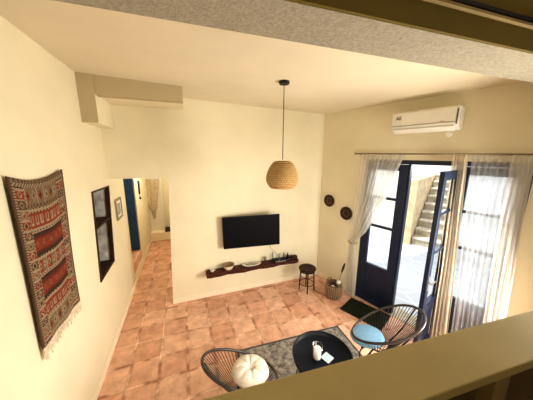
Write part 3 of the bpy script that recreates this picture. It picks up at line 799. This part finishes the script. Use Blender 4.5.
# ------------------------------------------------------------------ string chairs
def rim_pt(t, zf=.34, zb_=.78, hl=.33, hw=.31):
    s = math.cos(t); x = hl*s; z = (zf+zb_)/2+(zf-zb_)/2*s + .01*(1-s*s); y = hw*math.sin(t)*(1-.12*s)
    return Vector((x, y, z))
def ring_pt(t): return Vector((.03+.085*math.cos(t), .085*math.sin(t), .265-.03*math.cos(t)))
def chair(label, loc, rz):
    c_ = thing('string_chair', label, 'chair', loc, rz, 'round string chairs at the coffee table')
    MB().tube([rim_pt(2*PI*i/72) for i in range(72)], .0135, 10, closed=True).build('rim', RIMW, c_, smooth=True)
    MB().tube([ring_pt(2*PI*i/32) for i in range(32)], .009, 8, closed=True).build('seat_ring', BLACKM, c_, smooth=True)
    b = MB(); nc = 54
    for i in range(nc):
        t = 2*PI*i/nc; a = rim_pt(t); r = ring_pt(t)
        mid = (a+r)/2 - Vector((0,0,.035)) 
        b.tube([a, mid*.5+(a*.5+r*.5)*.5, r], .0034, 4, caps=False)
    for i in range(8):
        t = PI*i/8; b.tube([ring_pt(t), ring_pt(t+PI)], .003, 4, caps=False)
    b.build('cord_weave', CORD, c_)
    for t in (PI*.80, PI*1.20):
        MB().tube([rim_pt(t), (rim_pt(t)+ring_pt(t))/2+Vector((0,0,-.06)), ring_pt(t)], .0075, 8).build('back_strut', BLACKM, c_, smooth=True)
    for t in (.75, PI-.65, PI+.65, -.75):
        e = ring_pt(t); f_ = Vector((.03+.27*math.cos(t), .25*math.sin(t), .012 if False else .0))
        MB().tube([e, (e*.55+f_*.45)+Vector((0,0,.0)), f_], [.009,.009,.009], 8).build('leg', BLACKM, c_, smooth=True)
    MB().tube([Vector((.03+.20*math.cos(2*PI*i/40), .19*math.sin(2*PI*i/40), .07)) for i in range(40)], .007, 6, closed=True).build('base_ring', BLACKM, c_, smooth=True)
    return c_
chair('black string chair with cream tufted cushion, left of the round table', (.38, 1.575, .0155), .60)
chair('dark string chair with flat blue cushion in front of the open door', (1.99, 1.54, .0155), 2.26)

def tufted(loc, r, h):
    t = thing('seat_cushion', 'round cream tufted cushion on the left string chair', 'cushion', loc)
    vs = []; fs = []; nr_, nt_ = 14, 64
    def top(rr, a, sg):
        f = rr; z = h/2*(1-f**3.2)**.5 if f < 1 else 0
        dimple = math.exp(-(rr/.20)**2)*h*.34
        pleat = (math.cos(a*4)**8)*.010*math.sin(min(1, rr)*PI)
        return sg*(max(0, z) - (dimple if sg > 0 else dimple*.3) - pleat*(1 if rr < .98 else 0))
    for sg in (1, -1):
        o = len(vs)
        for i in range(nr_+1):
            rr = (i/nr_)
            for k_ in range(nt_):
                a = 2*PI*k_/nt_; R_ = r*rr*(1-.012*math.cos(a*4)**8)
                vs.append((R_*math.cos(a), R_*math.sin(a), h/2+top(rr, a, sg)))
        for i in range(nr_):
            for k_ in range(nt_):
                l = (k_+1) % nt_
                q4 = (o+i*nt_+k_, o+(i+1)*nt_+k_, o+(i+1)*nt_+l, o+i*nt_+l)
                fs.append(q4 if sg > 0 else q4[::-1])
    MB().add(vs, fs).build('pad', CREAMF, t, smooth=True)
    MB().lathe([(.001,h*.62),(.012,h*.60),(.016,h*.56)], 12).build('button', CREAMF, t, smooth=True)
    return t
tc_ = tufted((.465, 1.66, .355), .175, .13); tc_.rotation_euler = (0, .10, .6)
bc = thing('seat_cushion', 'flat round pale blue cushion on the right string chair', 'cushion', (1.87, 1.66, .335), 2.26)
bc.rotation_euler = (0, .12, 2.26)
MB().lathe([(.001,0),(.15,.002),(.172,.012),(.178,.026),(.172,.042),(.15,.054),(.001,.060)], 44).build('pad', BLUEF, bc, smooth=True)
MB().tube([(.178*math.cos(a),.178*math.sin(a),.026) for a in [2*PI*i/44 for i in range(44)]], .005, 6, closed=True).build('piping', BLUEF, bc, smooth=True)

# ------------------------------------------------------------------ coffee table
tb = thing('coffee_table', 'round black coffee table with raised rim on the grey rug', 'table', (1.172, 1.54, .0155))
tb.scale = (.905, .905, 1)
MB().lathe([(.001,.425),(.30,.425),(.306,.43),(.316,.462),(.322,.462),(.314,.418),(.30,.412),(.001,.412)], 64).build('tray_top', TABLEB, tb, smooth=True)
MB().tube([(.319*math.cos(a),.319*math.sin(a),.464) for a in [2*PI*i/64 for i in range(64)]], .006, 8, closed=True).build('rim', BLACKM, tb, smooth=True)
for i in range(4):
    a = .45+i*PI/2; c_, s_ = math.cos(a), math.sin(a)
    MB().tube([(.26*c_,.26*s_,.414),(.28*c_,.28*s_,0)], .009, 8).build('leg', BLACKM, tb)
MB().tube([(.273*math.cos(a),.273*math.sin(a),.14) for a in [2*PI*i/48 for i in range(48)]], .006, 6, closed=True).build('lower_ring', BLACKM, tb, smooth=True)
TZ = .0155+.4255
hg = thing('candle_glass', 'clear glass candle holder standing on the black coffee table', 'candle holder', (1.115, 1.545, TZ))
MB().lathe([(.001,.002),(.045,.002),(.050,.01),(.052,.15),(.049,.15),(.046,.012),(.001,.009)], 32).build('cylinder', glass_mat('smoky_glass', (.99,.98,.97), .05), hg, smooth=True)
MB().tube([(.0505*math.cos(a),.0505*math.sin(a),.15) for a in [2*PI*i/32 for i in range(32)]], .003, 6, closed=True).build('lip', glass_mat('glass_lip', (.85,.82,.78), .2), hg, smooth=True)
cd = thing('pillar_candle', 'white pillar candle inside the glass on the coffee table', 'candle', (1.115, 1.545, TZ+.011))
MB().lathe([(.001,0),(.034,0),(.037,.005),(.037,.105),(.032,.112),(.001,.106)], 28).build('wax', WAX, cd, smooth=True)
MB().rod((0,0,.104),(.003,0,.125),.0018).build('wick', BLACKM, cd)
ca = thing('printed_coaster', 'small teal and white printed coaster on the black coffee table', 'coaster', (1.215, 1.515, TZ), .35)
MB().box(-.045,.045,-.045,.045,.0005,.006).build('card', mat('pale_card', (.50,.58,.54), .6), ca)
b = MB()
for i in range(4):
    for j in range(4):
        if (i*3+j) % 3: b.box(-.042+i*.022,-.026+i*.022,-.042+j*.022,-.026+j*.022,.006,.0066)
b.build('pattern', TEAL, ca)

# ------------------------------------------------------------------ courtyard outside
b = MB(); p = [W(-6,-.26,-.03), W(8,-.26,-.03), W(8,-14,-.03), W(-6,-14,-.03)]
b.add([tuple(x) for x in p], [(0,1,2,3)])
struct(b.build('ground_courtyard', PAVE), 'pale stone paving of the sunny courtyard outside', 'ground')
SD = Vector((.912, .41, 0)).normalized(); SP = Vector((SD.y, -SD.x, 0)); SB = Vector((5.90, 4.12, -.03))
stz = math.atan2(SD.y, SD.x)
ss = thing('stone_staircase', 'stone steps climbing up outside beyond the open doorway', 'stairs', SB, stz)
for i in range(9):
    MB().box(i*.265, 3.3, -.95, 0, i*.205 if i else 0, (i+1)*.205-.05).build('step', STAIRM, ss)
    MB().box(i*.265-.03, (i+1)*.265+.02, -.95, 0.0, (i+1)*.205-.05, (i+1)*.205).build('tread', TREADM, ss, bevel=.012)
MS = Matrix.Translation(SB) @ Matrix.Rotation(stz, 4, 'Z')
struct(MB().box(-.15,3.3,.02,.45,0,1.80,MS).build('wall_courtyard', TANW), 'tan stone wall along the left of the outdoor steps', 'wall')
struct(MB().box(.3,.6,.45,7,0,3.8,MS).build('wall_courtyard', WHITEW), 'whitewashed wall at the back of the courtyard', 'wall')
struct(MB().box(3.4,3.7,-6,3,0,4.5,MS).build('wall_courtyard', WHITEW), 'whitewashed house wall behind the outdoor steps', 'wall')
struct(MB().box(-.2,3.3,-1.35,-.97,0,3.2,MS).box(-.5,-.2,-7,-.97,0,3.4,MS).build('wall_courtyard', BLOCKW), 'pale stone block wall right of the outdoor steps', 'wall')

# ------------------------------------------------------------------ light
w = bpy.data.worlds.new('sky'); scene.world = w; w.use_nodes = True
bg = w.node_tree.nodes['Background']
bg.inputs['Color'].default_value = (.86, .93, 1.0, 1); bg.inputs['Strength'].default_value = 1.3
sun = bpy.data.lights.new('sun', 'SUN'); sun.energy = 2.2; sun.angle = .01; sun.color = (1, .95, .86)
so_ = bpy.data.objects.new('sun', sun); col.objects.link(so_)
dv = (UO*.35 + UX*.2 + Vector((0,0,-.95))).normalized(); so_.rotation_euler = dv.to_track_quat('-Z', 'Y').to_euler()
def area(name, loc, aim, sx, sy, e, c):
    l = bpy.data.lights.new(name, 'AREA'); l.shape = 'RECTANGLE'; l.size = sx; l.size_y = sy; l.energy = e; l.color = c
    o = bpy.data.objects.new(name, l); col.objects.link(o); o.location = loc
    o.rotation_euler = (Vector(aim)-Vector(loc)).to_track_quat('-Z', 'Y').to_euler(); return o
area('right_fill_light', W(2.95, .45, 1.35), (-.96, 2.0, .8), .9, 1.5, 84, (1, .95, .84))  # added off-view fill from the right, no window stands there
area('door_skylight', W(1.62, -1.3, 2.5), (1.6, 2.3, .0), .9, 1.2, 22, (1, .97, .92))
area('room_fill', (1.0, .66, 1.35), (1.3, 2.6, .45), 1.6, .5, 13, (1, .96, .88))  # added fill hidden behind the parapet, not a fixture
pt = bpy.data.lights.new('loft_fill', 'POINT'); pt.energy = 1.2; pt.shadow_soft_size = .4; pt.color = (1, .85, .6)  # unseen point light added as soft fill for the loft
po = bpy.data.objects.new('loft_fill', pt); col.objects.link(po); po.location = (-.3, -1.1, 2.6)
pt = bpy.data.lights.new('hall_fill', 'POINT'); pt.energy = 18; pt.shadow_soft_size = .2; pt.color = (1, .92, .78)  # unseen fill added to brighten the hallway
po = bpy.data.objects.new('hall_fill', pt); col.objects.link(po); po.location = (-.35, 5.4, 2.25)
pt = bpy.data.lights.new('side_room_fill', 'POINT'); pt.energy = 7; pt.shadow_soft_size = .2; pt.color = (1, .92, .8)  # fill light without a fixture, brightens the side room
po = bpy.data.objects.new('side_room_fill', pt); col.objects.link(po); po.location = (-1.7, 4.8, 2.3)

scene.view_settings.view_transform = 'Standard'
scene.view_settings.look = 'None'
scene.view_settings.exposure = 0.84
scene.view_settings.gamma = 0.86
scene.cycles.use_denoising = True
scene.cycles.max_bounces = 10; scene.cycles.diffuse_bounces = 6; scene.cycles.transparent_max_bounces = 16
scene.cycles.caustics_reflective = False; scene.cycles.caustics_refractive = False
